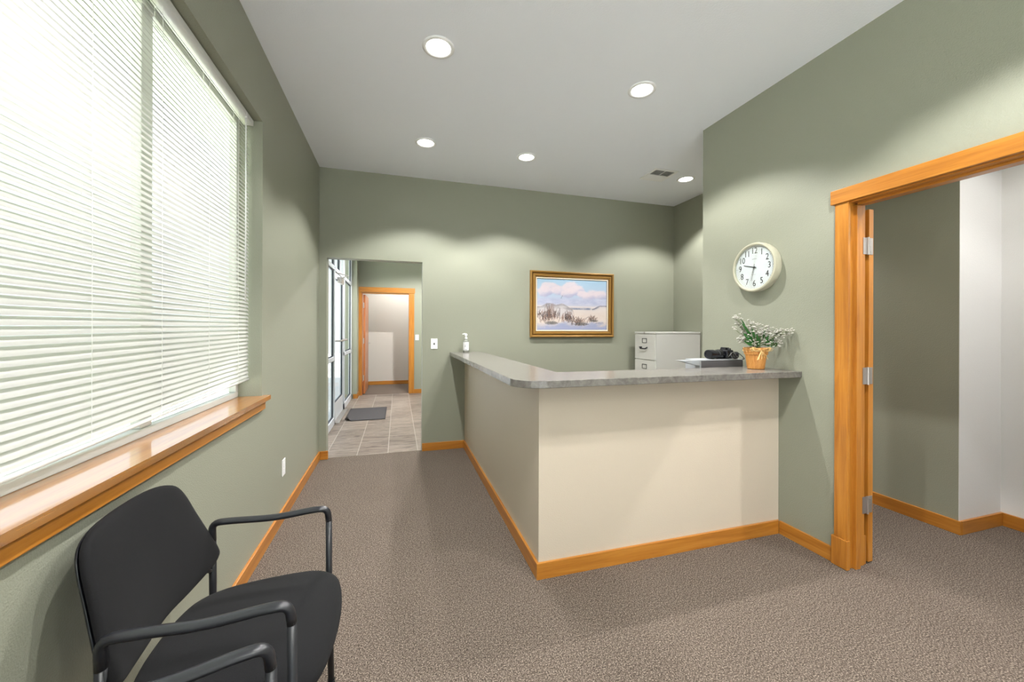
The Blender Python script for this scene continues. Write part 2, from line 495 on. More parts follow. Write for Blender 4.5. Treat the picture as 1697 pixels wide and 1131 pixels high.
# ================================================================== RIGHT DOORWAY
d1 = sempty('door_1', 'honey wood framed doorway on the right with its door folded back', 'door')
bm = B(); box(bm, XR - .02, XR, JY1 + .001, JY1 + .07, .165, 2.07, .003); obj('casing', bm, M['woodz'], d1)
bm = B(); box(bm, XR - .02, XR, JY0 - .07, JY0, .165, 2.07, .003); obj('casing', bm, M['woodz'], d1)
for x0, x1, ya in ((XR - .026, XR, JY1 - .002), (2.571, 2.588, JY1 + .012)):
    bm = B(); box(bm, x0, x1, ya, JY1 + .082, 0, .165, .003); obj('plinth_block', bm, M['woodz'], d1)
bm = B(); box(bm, XR - .03, XR, JY0 - .1, JY1 + .088, 2.069, 2.149, .003); obj('head_casing', bm, M['woody'], d1)
bm = B(); box(bm, 2.571, 2.586, JY1 + .022, JY1 + .085, .165, 2.07, .003); obj('casing', bm, M['woodz'], d1)
bm = B(); box(bm, 2.571, 2.595, JY0 - .1, JY1 + .088, 2.069, 2.149, .003); obj('head_casing', bm, M['woody'], d1)
bm = B(); box(bm, XR - .001, 2.566, JY1 + .009, JY1 + .02, 0, 2.07, .001); box(bm, 2.470, 2.508, JY1 - .010, JY1 + .010, 0, 2.05, .002)
obj('jamb', bm, M['woodz'], d1)
bm = B(); box(bm, XR - .001, 2.572, JY0 - .02, JY0 - .003, 0, 2.07, .001); box(bm, 2.474, 2.512, JY0 - .004, JY0 + .009, 0, 2.05, .002)
obj('jamb', bm, M['woodz'], d1)
bm = B(); box(bm, XR - .001, 2.572, JY0 - .003, JY1 + .003, 2.062, 2.08, .001); box(bm, 2.474, 2.512, JY0 + .009, JY1 - .009, 2.05, 2.063, .002)
obj('head_jamb', bm, M['woody'], d1)
leaf = boxo('door_leaf', (2.600, 2.638, 1.540, 2.44, .012, 2.045), M['woodz'], d1, .002)
for z in (1.83, 1.085, .345):
    bm = B()
    box(bm, 2.548, 2.580, JY1 + .0065, JY1 + .009, z - .048, z + .048, .0008)
    box(bm, 2.584, 2.628, JY1 + .007, JY1 + .0098, z - .048, z + .048, .0008)
    lathe(bm, [(.006, -.05), (.006, .05)], 2.583, JY1 + .003, z, 12)
    for k in (-.03, 0, .03):
        lathe(bm, [(.0035, 0), (.003, .0012)], 2.610, JY1 + .007, z + k, 8, mat=Matrix.Rotation(PI / 2, 3, 'X'))
    obj('hinge', bm, M['steel'], d1)

# ================================================================== FAR DOORWAY (beyond vestibule)
d2 = sempty('door_2', 'wooden doorway at the vestibule far end with reddish door open', 'door')
bm = B(); box(bm, -.762, FX0 + .008, YF - .018, YF, 0, 2.09, .002); obj('casing', bm, M['woodz'], d2)
bm = B(); box(bm, FX1 - .008, .335, YF - .018, YF, 0, 2.09, .002); obj('casing', bm, M['woodz'], d2)
bm = B(); box(bm, -.785, .348, YF - .026, YF, 2.09, 2.195, .003); obj('head_casing', bm, M['woodx'], d2)
bm = B(); box(bm, FX0, FX0 + .018, YF, YF + .12, 0, FZ); obj('jamb', bm, M['doorwood'], d2)
bm = B(); box(bm, FX1 - .018, FX1, YF, YF + .12, 0, FZ); obj('jamb', bm, M['woodz'], d2)
bm = B(); box(bm, FX0 + .018, FX1 - .018, YF, YF + .12, FZ - .018, FZ); obj('head_jamb', bm, M['woodx'], d2)
lf = boxo('door_leaf', (-.675, -.635, YF + .125, YF + 1.02, .012, 2.05), M['doorwood'], d2, .002)
for z in (1.83, 1.1, .34):
    bm = B(); box(bm, -.682, -.655, YF + .098, YF + .123, z - .055, z + .055, .002); lathe(bm, [(.008, -.055), (.008, .055)], -.672, YF + .115, z, 10)
    obj('hinge', bm, M['steel'], d2)
bm = B()
lathe(bm, [(.026, 0), (.026, .008), (.01, .012), (.01, .05)], -.635, YF + .95, 1.03, 16, mat=Matrix.Rotation(PI / 2, 3, 'Y'))
tube(bm, fillet([(-.59, YF + .95, 1.03), (-.585, YF + .9, 1.03), (-.585, YF + .83, 1.028)], .02), .008, n=8)
obj('lever_handle', bm, M['steel'], d2, True, 40)

# ================================================================== STOREFRONT
SX0, SX1 = -.895, -.844
w2 = sempty('window_2', 'white aluminium storefront glazing with transoms along the vestibule', 'window')
bm = B()
Y0s, YD0, YD1, Y1s = 4.62, 5.93, 6.93, 7.985
box(bm, SX0, SX1, Y0s, YD0, 0, .10, .003); box(bm, SX0, SX1, YD1, Y1s, 0, .10, .003)
for y in (Y0s, 5.28, YD0 - .05, YD1, Y1s - .055): box(bm, SX0, SX1, y, y + .05, 0, 2.74, .003)
box(bm, SX0, SX1, Y0s, Y1s, 2.17, 2.225, .003); box(bm, SX0, SX1, Y0s, Y1s, 2.69, 2.74, .003)
for a, b in ((Y0s, YD0), (YD1, Y1s)): box(bm, SX0, SX1 + .004, a, b, .90, .955, .003)
box(bm, SX0, SX1, 6.42, 6.46, 2.22, 2.70, .003)
obj('mullions', bm, M['alu'], w2)
def gasket(par, a, b, z0, z1, x=-.862):
    bm = B(); g_ = .014
    for q in ((a, a + g_, z0, z1), (b - g_, b, z0, z1), (a + g_, b - g_, z0, z0 + g_), (a + g_, b - g_, z1 - g_, z1)):
        box(bm, x - .02, x, *q)
    obj('gasket', bm, M['gasket'], par)
for a, b in ((4.67, 5.28), (5.33, 5.88), (6.98, 7.93)):
    for z0, z1 in ((.10, .90), (.955, 2.17), (2.225, 2.69)):
        boxo('pane', (-.872, -.867, a, b, z0, z1), M['glass'], w2); gasket(w2, a, b, z0, z1)
for a, b in ((5.88, 6.42), (6.46, 6.98)): boxo('pane', (-.872, -.867, a, b, 2.225, 2.69), M['glass'], w2); gasket(w2, a, b, 2.225, 2.69)
d3 = sempty('door_3', 'glazed aluminium entrance door in the storefront', 'door')
bm = B()
box(bm, -.905, -.863, YD0 + .004, YD0 + .08, .012, 2.165, .003); box(bm, -.905, -.863, YD1 - .08, YD1 - .004, .012, 2.165, .003)
box(bm, -.905, -.863, YD0 + .08, YD1 - .08, .012, .27, .003); box(bm, -.905, -.863, YD0 + .08, YD1 - .08, 2.08, 2.165, .003)
df = obj('door_frame', bm, M['alu'], d3)
boxo('pane', (-.886, -.882, YD0 + .08, YD1 - .08, .27, 2.08), M['glass'], d3); gasket(d3, YD0 + .08, YD1 - .08, .27, 2.08, -.866)
bm = B(); box(bm, -.862, -.80, 6.25, 6.52, 2.03, 2.12, .006); box(bm, -.85, -.835, 6.5, 6.62, 2.10, 2.115)
tube(bm, [(-.82, 6.40, 2.125), (-.70, 6.20, 2.135), (-.846, 6.02, 2.15)], .009, .006, n=6); obj('door_closer', bm, M['steel'], d3)
bm = B(); tube(bm, fillet([(-.863, YD0 + .09, 1.17), (-.79, YD0 + .09, 1.17), (-.79, YD1 - .09, 1.17), (-.863, YD1 - .09, 1.17)], .02), .012, n=8)
obj('push_bar', bm, M['steel'], d3, True)
bm = B(); box(bm, -.905, -.855, YD0 + .02, YD0 + .06, .93, 1.07, .003); obj('lock', bm, M['steel'], d3)
boxo('threshold', (-.90, -.79, YD0, YD1, 0, .012), M['steel'], d3, .003)

sbox('added_shade_eave', (-1.5, -.98, -3.42, 4.4, 2.86, 2.96), M['ceil'], 'unseen white eave added to shade the left glazing', 'eave')  # out of view, put in to keep sun and sky off the blind
# outside ground
M['tint_ground'] = paint('green_tint_ground', hexl(168, 176, 136), .9, .4, 30)  # greened to dim and tint the light bounced onto the blind
o = sbox('ground', (-20, -.98, -3.42, 4.4, -.12, -.06), M['tint_ground'], 'pale ground outside the left glazing, greened to tint its light', 'ground')
sbox('ground', (-20, -.98, 4.4, 24, -.12, -.06), M['ground'], 'bright sunlit concrete outside the entrance door', 'ground')

sbox('ground', (-20, 20, -22, -3.42, -.12, -.06), M['ground'], 'unseen pale concrete bouncing sun through the added near window', 'ground')  # unseen ground, kept bright to throw sun up to the ceiling
# ================================================================== RECEPTION DESK
desk = thing('reception_desk', 'cream painted L-shaped half wall of the reception desk with wood base', 'reception desk', (.734, 1.953, 0))
def rel(o, root):                      # geometry was written in world space
    o.matrix_parent_inverse = Matrix.Translation(root.location).inverted(); return o
bm = B()
prism(bm, [(.734, 1.953), (XR - .0005, 1.953), (XR - .0005, 2.073), (.854, 2.073), (.854, YB - .0005), (.734, YB - .0005)], 0, 1.049)
rel(obj('panel', bm, M['cream'], desk), desk)
bm = B(); prism(bm, [(.719, 1.938), (.734, 1.953), (.734, YB - BT), (.719, YB - BT)], 0, BH)
rel(obj('baseboard', bm, M['woody'], desk), desk)
bm = B(); prism(bm, [(.719, 1.938), (XR - BT, 1.938), (XR - .0005, 1.953), (.734, 1.953)], 0, BH)
rel(obj('baseboard', bm, M['woodx'], desk), desk)
# lower worktop on the staff side
wk = boxo('desk_worktop', (1.1, XR - .001, 2.075, 2.66, .70, .735), M['lam'], None, .002)
tag(wk, 'lower grey worktop behind the reception counter under the grey box', 'worktop')
boxo('support_panel', (1.1, 1.12, 2.08, 2.64, 0, .70), M['lam'], wk)
boxo('support_panel', (2.39, 2.41, 2.08, 2.60, 0, .70), M['lam'], wk)

# countertop
R = .155; cxr, cyr = .565 + R, 1.80 + R
pts = [(XR - .0005, 1.80)]
for k in range(13):
    a = -PI / 2 - k / 12 * PI / 2
    pts.append((cxr + R * math.cos(a), cyr + R * math.sin(a)))
pts += [(.565, YB - .0005), (.925, YB - .0005), (.925, 2.15), (XR - .0005, 2.15)]
bm = B(); prism(bm, pts, 1.0495, 1.0875)
bmesh.ops.recalc_face_normals(bm, faces=bm.faces)
es = [e for e in bm.edges if len(e.link_faces) == 2 and e.calc_face_angle(0) > 1.0 and abs(e.verts[0].co.z - e.verts[1].co.z) < 1e-5]
bmesh.ops.bevel(bm, geom=es, offset=.002, segments=1, affect='EDGES')
ct = obj('countertop', bm, M['lam']); tag(ct, 'grey stone laminate L-shaped countertop with rounded corner', 'countertop')

# ================================================================== WALL PLATES
def plate(name, label, cat, loc, rot, kind):
    t = thing(name, label, cat, loc, 0); t.rotation_euler = rot
    bm = B(); box(bm, -.036, .036, -.0575, .0575, 0, .006, .0025); obj('plate', bm, M['plate'], t)
    if kind == 'outlet':
        for s in (1, -1):
            bm = B(); box(bm, -.017, .017, s * .02 - .014, s * .02 + .014, .0062, .0085, .002); obj('receptacle', bm, M['plate'], t)
    elif kind == 'jack':
        bm = B(); box(bm, -.008, .008, -.011, .011, .0062, .0095, .001); obj('jack', bm, M['cabdark'], t)
    else:
        bm = B(); box(bm, -.016, .016, -.032, .032, .0062, .0095, .002); obj('rocker', bm, M['plate'], t)
    for s in (1, -1):
        bm = B(); lathe(bm, [(.003, .006), (.0025, .0072)], 0, s * .048 if kind != 'outlet' else 0.0 + s * .0, 0, 8)
        obj('screw', bm, M['steel'], t)
        if kind == 'outlet': break
    return t
plate('light_switch', 'white wall plate with dark centre between doorway and counter', 'switch', (.391, YB, 1.182), (PI / 2, 0, 0), 'jack')
plate('light_switch', 'white rocker switch on vestibule wall right of far door', 'switch', (.395, YF, 1.17), (PI / 2, 0, 0), 'rocker')
plate('wall_outlet', 'white outlet plate low on the left wall past window', 'outlet', (XL, 3.07, .365), (PI / 2, 0, PI / 2), 'outlet')

# ================================================================== DOWNLIGHTS
def downlight(x, y, label, power=DOWN_W, proto=[None], spread=118):
    if proto[0] is None:
        t = thing('recessed_downlight', label, 'ceiling light', (x, y, ZC), 0, 'recessed ceiling downlights')
        bm = B(); lathe(bm, [(.093, 0), (.094, -.004), (.084, -.0075), (.072, -.007), (.069, .0)], n=48, cap=False)
        obj('trim_ring', bm, M['plate'], t, True)
        bm = B(); lathe(bm, [(.0695, -.0015), (.05, -.003), (.001, -.0035)], n=48)
        obj('lens', bm, M['lens'], t, True)
        proto[0] = t
    else:
        t = copy_tree(proto[0], (x, y, ZC), 0, label)
    ld = bpy.data.lights.new('downlight_beam', 'SPOT'); ld.energy = power; ld.color = LAMP_COL
    ld.spot_size = math.radians(spread); ld.spot_blend = .32; ld.shadow_soft_size = .035
    lo = bpy.data.objects.new('downlight_beam', ld); C.objects.link(lo); lo.parent = t; lo.location = (0, 0, -.012)
    return t
downlight(.226, 2.30, 'largest ceiling downlight, nearest the camera at upper left')
downlight(1.616, 2.30, 'ceiling downlight above the front of the reception counter')
downlight(.236, 3.51, 'ceiling downlight nearest the open doorway, before the back wall')
downlight(1.186, 3.52, 'ceiling downlight in the middle of the back row')
downlight(3.035, 3.52, 'ceiling downlight beside the square air vent')
downlight(.226, .95, 'ceiling downlight over the black chairs, above the frame')
downlight(1.616, .80, 'ceiling downlight before the right doorway, above the frame')
downlight(.226, -.9, 'added unseen downlight behind the camera on the window side')  # invented lamp, put in for bounce light
downlight(1.616, -.9, 'added unseen downlight behind the camera on the door side')  # its invented twin, more bounce from behind
downlight(3.25, .35, 'ceiling downlight in the side hall by white walls', DOWN_W * 1.5, spread=150)
downlight(.6, 6.6, 'added unseen downlight brightening the slate floored vestibule', DOWN_W * 6, spread=150)  # invented strong lamp, makes up for missing daylight in the entry
downlight(.2, 9.1, 'added unseen downlight brightening the far carpeted room', DOWN_W * 1.4, spread=150)  # invented lamp so the far room is not dark

# ceiling vent
vt = thing('air_vent', 'square white ceiling air vent with dark louvres beside a downlight', 'vent', (2.68, 3.515, ZC))
bm = B()
for a in ((-.145, .145, -.145, -.115), (-.145, .145, .115, .145), (-.145, -.115, -.115, .115), (.115, .145, -.115, .115)):
    box(bm, *a, -.006, 0, .002)
obj('vent_frame', bm, M['plate'], vt)
bm = B(); box(bm, -.115, .115, -.115, .115, -.0008, -.0002); obj('vent_backing', bm, M['darkslot'], vt)
bm = B()
# four-way louvre field: blades per quadrant
for q in range(2):
    for k in range(7):
        x = -.105 + q * .11 + k * .0155
        vs = []
        g = bmesh.ops.create_cube(bm, size=1)
        for v in g['verts']:
            v.co = Matrix.Rotation(.75, 3, 'Y') @ Vector((v.co.x * .0012, v.co.y * .112, v.co.z * .012)) + Vector((x, -.058, -.006))
for k in range(14):
    x = -.108 + k * .0165
    g = bmesh.ops.create_cube(bm, size=1)
    for v in g['verts']:
        v.co = Matrix.Rotation(-1.1, 3, 'Y') @ Vector((v.co.x * .0012, v.co.y * .112, v.co.z * .016)) + Vector((x, .058, -.006))
box(bm, -.115, .115, -.003, .003, -.008, -.001); box(bm, -.003, .003, -.115, .115, -.008, -.001)
obj('louvres', bm, M['plate'], vt)

# ================================================================== CLOCK
ck = thing('wall_clock', 'round cream rimmed wall clock with black numerals on right wall', 'clock', (XR, 2.10, 1.785))
ck.rotation_euler = (PI / 2, 0, -PI / 2)          # local z -> -x (into the room), local x -> -y
bm = B(); lathe(bm, [(.15, 0), (.168, .002), (.171, .02), (.172, .05), (.168, .058), (.160, .060), (.154, .057), (.150, .046)], n=72, cap=False)
r_ = lathe(bm, [(.15, 0), (.149, .001)], n=72, cap=False); obj('rim', bm, M['clockrim'], ck, True, 40)
bm = B(); lathe(bm, [(.1515, .040), (.1515, .045)], n=72); obj('dial', bm, M['clockface'], ck)
bm = B()
for k in range(60):
    a = k * PI / 30; L = .008 if k % 5 else .010; wd = .0007 if k % 5 else .0022
    g = bmesh.ops.create_cube(bm, size=1)
    for v in g['verts']:
        v.co = Matrix.Rotation(-a, 3, 'Z') @ Vector((v.co.x * wd, .1415 + v.co.y * (.004 if k % 5 else .006), .0454 + v.co.z * .0006))
obj('minute_marks', bm, M['ink'], ck)
for k in range(1, 13):
    me = text_mesh(str(k), .050); me.materials.append(M['ink'])
    o = bpy.data.objects.new('numeral', me); C.objects.link(o); o.parent = ck
    a = k * PI / 6; o.location = (.114 * math.sin(a), .114 * math.cos(a), .0455)
    o.scale = (1.0, 1.2, 1)
def hand(name, ang, L, tail, w, z, mat):
    bm = B(); g = bmesh.ops.create_cube(bm, size=1)
    for v in g['verts']:
        y = (v.co.y + .5); taper = 1 - .45 * y
        v.co = Matrix.Rotation(-ang, 3, 'Z') @ Vector((v.co.x * w * taper, -tail + y * (L + tail), z + v.co.z * .001))
    return obj(name, bm, mat, ck)
hand('hour_hand', math.radians(9.53 * 30), .086, .018, .0065, .048, M['ink'])
hand('minute_hand', math.radians(32 * 6), .095, .022, .0042, .050, M['ink'])
hand('second_hand', math.radians(33 * 6), .118, .02, .0012, .052, M['inklight'])
bm = B(); lathe(bm, [(.006, .0455), (.005, .053)], n=20); obj('hub', bm, M['ink'], ck)
for a in ((-.017, .017, .056, .060), (-.010, .010, -.052, -.0505), (-.006, .012, -.0125, -.0112)):
    boxo('small_print', a + (.0452, .0456), M['inklight'], ck)
bm = B(); lathe(bm, [(.1535, .0562), (.08, .0585), (.001, .0592)], n=64); obj('glass_cover', bm, M['glass'], ck, True)

# ================================================================== PICTURE
pc = thing('framed_painting', 'gilt wood framed painting of cloudy beach dunes on back wall', 'picture', (2.072, YB - .0015, 1.651))
pc.rotation_euler = (PI / 2, 0, 0)
def ring(bm, w0, h0, w1, h1, z0, z1):
    a = [(-w0, -h0, z0), (w0, -h0, z0), (w0, h0, z0), (-w0, h0, z0)]; b = [(-w1, -h1, z1), (w1, -h1, z1), (w1, h1, z1), (-w1, h1, z1)]
    A = [bm.verts.new(p) for p in a]; Bv = [bm.verts.new(p) for p in b]
    for i in range(4): bm.faces.new((A[i], A[(i + 1) % 4], Bv[(i + 1) % 4], Bv[i]))
fw, fh = .561, .400
def prof(name, steps, mat):
    bm = B()
    for (i0, z0), (i1, z1) in zip(steps, steps[1:]): ring(bm, fw - i0, fh - i0, fw - i1, fh - i1, z0, z1)
    return obj(name, bm, mat, pc)
prof('outer_moulding', [(0, 0), (0, .030), (.004, .036), (.012, .038), (.020, .034), (.026, .026)], M['frame1'])
prof('dark_groove', [(.026, .026), (.031, .018), (.036, .018)], M['frame2'])
prof('inner_moulding', [(.036, .018), (.040, .027), (.052, .028), (.056, .023), (.064, .024), (.070, .018)], M['frame1'])
prof('groove_line', [(.070, .018), (.073, .014), (.076, .014)], M['frame2'])
prof('linen_liner', [(.076, .014), (.078, .017), (.088, .015), (.090, .010)], M['liner'])
prof('inner_lip', [(.090, .010), (.0935, .006)], M['gasket'])
# canvas painted as a fine colour grid
import mathutils.noise as mn
NX, NY = 200, 136
cw, ch = fw - .0935, fh - .0935
def lerp(a, b, t): t = max(0, min(1, t)); return tuple(a[i] * (1 - t) + b[i] * t for i in range(3))
def sm(a, b, x): t = max(0, min(1, (x - a) / (b - a))); return t * t * (3 - 2 * t)
tufts = []
for cx_, cy_, n_t, hh, spd in ((.10, .80, 34, .20, .09), (.17, .76, 60, .28, .05), (.24, .74, 30, .14, .06), (.40, .80, 45, .20, .08), (.47, .80, 26, .12, .07), (.58, .86, 60, .11, .07), (.77, .79, 30, .10, .05), (.03, .72, 12, .12, .03)):
    for _ in range(n_t):
        tufts.append((cx_ + random.gauss(0, spd * .6), cy_ + random.uniform(-.03, .06), hh * random.uniform(.4, 1), random.uniform(-.03, .04), random.choice([(80, 72, 76), (120, 96, 84), (150, 116, 104), (104, 92, 92), (168, 140, 128)])))
px = [[None] * NX for _ in range(NY)]
for j in range(NY):
    v = j / (NY - 1)
    for i in range(NX):
        u = i / (NX - 1)
        fb = mn.fractal(Vector((u * 4, v * 5, 1.3)), .6, 2.0, 4) * .5
        fb2 = mn.fractal(Vector((u * 9, v * 14, 7.3)), .6, 2.0, 4) * .5
        if v < .53:
            c = lerp((176, 208, 232), (206, 214, 234), v / .5)
            for bx, by, br_ in ((.20, .17, .15), (.12, .25, .12), (.30, .22, .13), (.47, .16, .14), (.56, .22, .13), (.42, .28, .12), (.66, .30, .11), (.80, .28, .14), (.90, .30, .13), (.72, .34, .12)):
                d = math.hypot((u - bx) * 1.0, (v - by) * 1.15) / br_ + fb * .55
                k = 1 - sm(.75, 1.05, d)
                cc = lerp((236, 222, 228), (176, 178, 214), sm(-.4, 1.1, (v - by) / br_ + (u - bx) / br_ * .5 + fb2 * .6))
                c = lerp(c, cc, k * .9)
            c = lerp(c, lerp((190, 196, 224), (214, 216, 236), .5 + fb2), sm(.33, .43, v + fb * .04))
            c = lerp(c, (214, 214, 228), sm(.47, .53, v))
        else:
            c = lerp((232, 224, 226), (238, 220, 208), (v - .53) / .2)
            c = lerp(c, (244, 232, 224), .4 + fb)
            c = lerp(c, (178, 184, 216), sm(.84, .95, v + fb * .1 + fb2 * .05))
        if .42 < u < .80 and .555 < v < .605:
            k = sm(.42, .50, u) * (1 - sm(.72, .79, u)) * (1 - abs(v - .58) / .03)
            c = lerp(c, (74, 96, 138), max(0, k) * (.6 + fb2 + (u - .42) * .6))
        # left dune
        top = .49 + .30 * max(0, (u - .34)) ** 1.0 * 1.6 + .05 * (1 - sm(0, .15, u)) + .015 * math.sin(u * 30)
        if u < .5 and v > top and v < .80:
            cc = lerp((172, 166, 170), (226, 220, 222), sm(0, .10, v - top + fb2 * .08))
            c = lerp(c, cc, .9 * (1 - sm(.66, .80, v)))
        if u > .78:
            t2 = .575 - .07 * sm(.78, .92, u)
            if v > t2 and v < t2 + .06: c = lerp((134, 134, 150), (232, 222, 220), sm(0, .045, v - t2 + fb2 * .03))
        px[j][i] = c
for (tx, ty, th, ln, tcx) in tufts:
    for s_ in range(40):
        q = s_ / 39; i = int((tx + ln * q * q) * NX); j = int((ty - th * q) * NY)
        if 0 <= i < NX and 0 <= j < NY: px[j][i] = lerp(px[j][i], tcx, .7 * (1 - .4 * q))
for bx, by, rx, ry in ((.20, .86, .09, .035), (.62, .88, .11, .035), (.81, .815, .06, .022)):
    for j in range(NY):
        for i in range(NX):
            u, v = i / NX, j / NY
            d = ((u - bx) / rx) ** 2 + ((v - by) / ry) ** 2 + mn.noise(Vector((u * 40, v * 40, 0))) * .6
            if d < 1: px[j][i] = lerp(px[j][i], (98, 96, 94), .75 * (1 - d * .5))
for j in range(int(.58 * NY), int(.78 * NY)):
    for i in (62, 63): px[j][i] = (150, 140, 142)
for i, j in ((68, 46), (69, 45), (70, 44), (71, 44), (67, 50), (68, 49), (67, 48), (66, 51)): px[j][i] = (70, 74, 92)
for k in range(26): px[int((.862 + .012 * math.sin(k * 1.3)) * NY)][int((.84 + k * .0045) * NX)] = (120, 110, 120)
bm = B(); lay = bm.loops.layers.float_color.new('painted')
grid = [[bm.verts.new((-cw + 2 * cw * i / (NX - 1), ch - 2 * ch * j / (NY - 1), .007)) for i in range(NX)] for j in range(NY)]
for j in range(NY - 1):
    for i in range(NX - 1):
        f = bm.faces.new((grid[j][i], grid[j + 1][i], grid[j + 1][i + 1], grid[j][i + 1]))
        for lp, (jj, ii) in zip(f.loops, ((j, i), (j + 1, i), (j + 1, i + 1), (j, i + 1))):
            lp[lay] = hexl(*[max(0, min(255, (t - 10) * .9)) for t in px[jj][ii]])
m = base_mat('oil_on_canvas', (1, 1, 1, 1), .6); at = m.node_tree.nodes.new('ShaderNodeVertexColor'); at.layer_name = 'painted'
m.node_tree.links.new(at.outputs[0], nodes(m)[2].inputs['Base Color'])
obj('canvas', bm, m, pc)
boxo('backing', (-fw + .004, fw - .004, -fh + .004, fh - .004, .0005, .005), M['frame2'], pc)

# ================================================================== FILE CABINET
fc = thing('filing_cabinet', 'putty grey metal filing cabinet in the corner behind reception', 'filing cabinet', (2.90, 4.06, 0), 0)
hwid = .205; dep = .645; H = 1.32
bm = B(); box(bm, .018, dep, -hwid, hwid, .03, H - .022, .002); obj('body', bm, M['cab'], fc)
bm = B(); box(bm, .0, dep + .002, -hwid - .002, hwid + .002, H - .0225, H, .004); obj('top_panel', bm, M['cab'], fc)
bm = B(); box(bm, .03, dep - .01, -hwid + .01, hwid - .01, 0, .03); obj('plinth', bm, M['cabdark'], fc)
bm = B(); lathe(bm, [(.012, 0), (.012, .004)], 0, 0, 0, 16, mat=Matrix.Rotation(-PI / 2, 3, 'Y'))
for v in bm.verts: v.co += Vector((-.0, .0, H - .011))
obj('lock', bm, M['steel'], fc)
dh = (H - .03 - .03) / 4
for k in range(4):
    z0 = .035 + k * dh
    bm = B(); box(bm, 0, .017, -hwid + .008, hwid - .008, z0 + .004, z0 + dh - .005, .003); dr = obj('drawer', bm, M['cab'], fc)
    zc = z0 + dh * .74
    bm = B()
    for a in ((-.045, .045, zc + .022, zc + .028), (-.045, .045, zc - .028, zc - .022), (-.045, -.039, zc - .022, zc + .022), (.039, .045, zc - .022, zc + .022)):
        box(bm, -.004, .0, a[0], a[1], a[2], a[3])
    obj('label_holder', bm, M['ink'], dr)
    zh = z0 + dh * .43
    bm = B(); tube(bm, fillet([(0, -.055, zh + .018), (-.03, -.055, zh), (-.034, .055, zh), (0, .055, zh + .018)], .02), .005, .009, n=8)
    obj('handle', bm, M['ink'], dr, True)
    bm = B(); box(bm, -.012, 0, .062, .095, zh + .008, zh + .022, .002); obj('thumb_latch', bm, M['ink'], dr)

# ================================================================== GREY BOX + CAMERA
pr = thing('desktop_box', 'flat topped grey box behind the counter under a black camera', 'box', (2.18, 2.24, .735))
M['pgrey'] = base_mat('mid_grey_plastic', hexl(92, 92, 95), .45)
M['plight'] = base_mat('pale_grey_plastic', hexl(158, 162, 165), .4)
bm = B(); box(bm, -.175, .19, -.07, .07, 0, .397, .004); obj('body', bm, M['pgrey'], pr)
bm = B(); box(bm, -.187, .192, -.072, .072, .397, .403, .002); obj('lid', bm, M['plight'], pr)
bm = B(); box(bm, -.187, -.1752, -.07, .07, .02, .3965, .002); obj('side_panel', bm, M['plight'], pr)
bm = B(); prism(bm, [(-.35, .402), (-.188, .402), (-.188, .365), (-.222, .370)], -.07, -.02, 'y'); obj('side_flap', bm, M['plight'], pr)

cm = thing('camera', 'black camera with long lens lying on the flat grey box', 'camera', (2.275, 2.235, 1.1383))
cm.scale = (.95, .95, .80)
RY = Matrix.Rotation(-PI / 2, 3, 'Y')
bm = B(); lathe(bm, [(.034, 0), (.040, .010), (.040, .05), (.037, .054), (.037, .085), (.041, .088), (.041, .120), (.039, .130), (.031, .130), (.029, .124)], -.03, 0, .042, 32, mat=RY)
obj('lens_barrel', bm, M['black_plastic'], cm, True, 35)
bm = B(); box(bm, -.032, .032, -.052, .062, .004, .082, .012, 3)
prism(bm, [(-.026, .078), (.022, .078), (.012, .101), (-.016, .103)], -.024, .024, 'y')
box(bm, -.03, .055, .03, .070, .006, .07, .014, 3)
obj('body', bm, M['black_plastic'], cm, True, 35)
bm = B(); lathe(bm, [(.013, 0), (.013, .012), (.011, .014)], 0, -.036, .082, 18); obj('dial', bm, M['black_plastic'], cm, True, 35)
bm = B(); lathe(bm, [(.028, 0), (.03, .008), (.03, .03), (.026, .034)], .075, .0, .032, 24, mat=Matrix.Rotation(PI / 2, 3, 'Y') @ Matrix.Rotation(.4, 3, 'X')); obj('eyepiece_hood', bm, M['black_plastic'], cm, True, 35)
bm = B()
tube(bm, fillet([(0, -.053, .06), (-.02, -.075, .02), (.02, -.088, .004), (.06, -.07, .05), (.085, -.04, .055), (.11, -.075, .003), (.07, -.09, .003)], .03), .006, .0012, n=6)
obj('strap', bm, M['black_metal'], cm, True)
bm = B(); tube(bm, fillet([(-.03, -.06, .02), (.01, -.066, .075), (.04, -.07, .02), (.055, -.08, .004)], .03), .0016, n=5); obj('cord', bm, M['steel'], cm, True)

# ================================================================== SANITISER BOTTLE
bt = thing('pump_bottle', 'small clear pump bottle with white label at counter back end', 'bottle', (.733, 4.265, 1.0875))
M['clear'] = base_mat('clear_gel', hexl(225, 228, 220), .08); nodes(M['clear'])[2].inputs['Transmission Weight'].default_value = .75 
bm = B(); lathe(bm, [(.028, 0), (.032, .004), (.032, .118), (.028, .132), (.014, .142), (.013, .152)], n=28); obj('bottle_body', bm, M['clear'], bt, True, 50)
bm = B(); lathe(bm, [(.0325, .022), (.0325, .115)], n=28, cap=False); lb = obj('label_wrap', bm, M['plate'], bt, True)
for a in ((-.02, .0, -.0342, -.033, .088, .092), (-.02, -.006, -.0342, -.033, .066, .076), (-.022, .01, -.0342, -.033, .03, .034)):
    boxo('label_print', a, M['inklight'], lb)
bm = B(); lathe(bm, [(.015, .150), (.016, .168), (.008, .172), (.008, .18), (.014, .184), (.015, .20), (.009, .208)], n=20)
tube(bm, [(.004, 0, .205), (-.02, 0, .207), (-.040, 0, .200)], .006, n=8); obj('pump', bm, M['plate'], bt, True, 50)

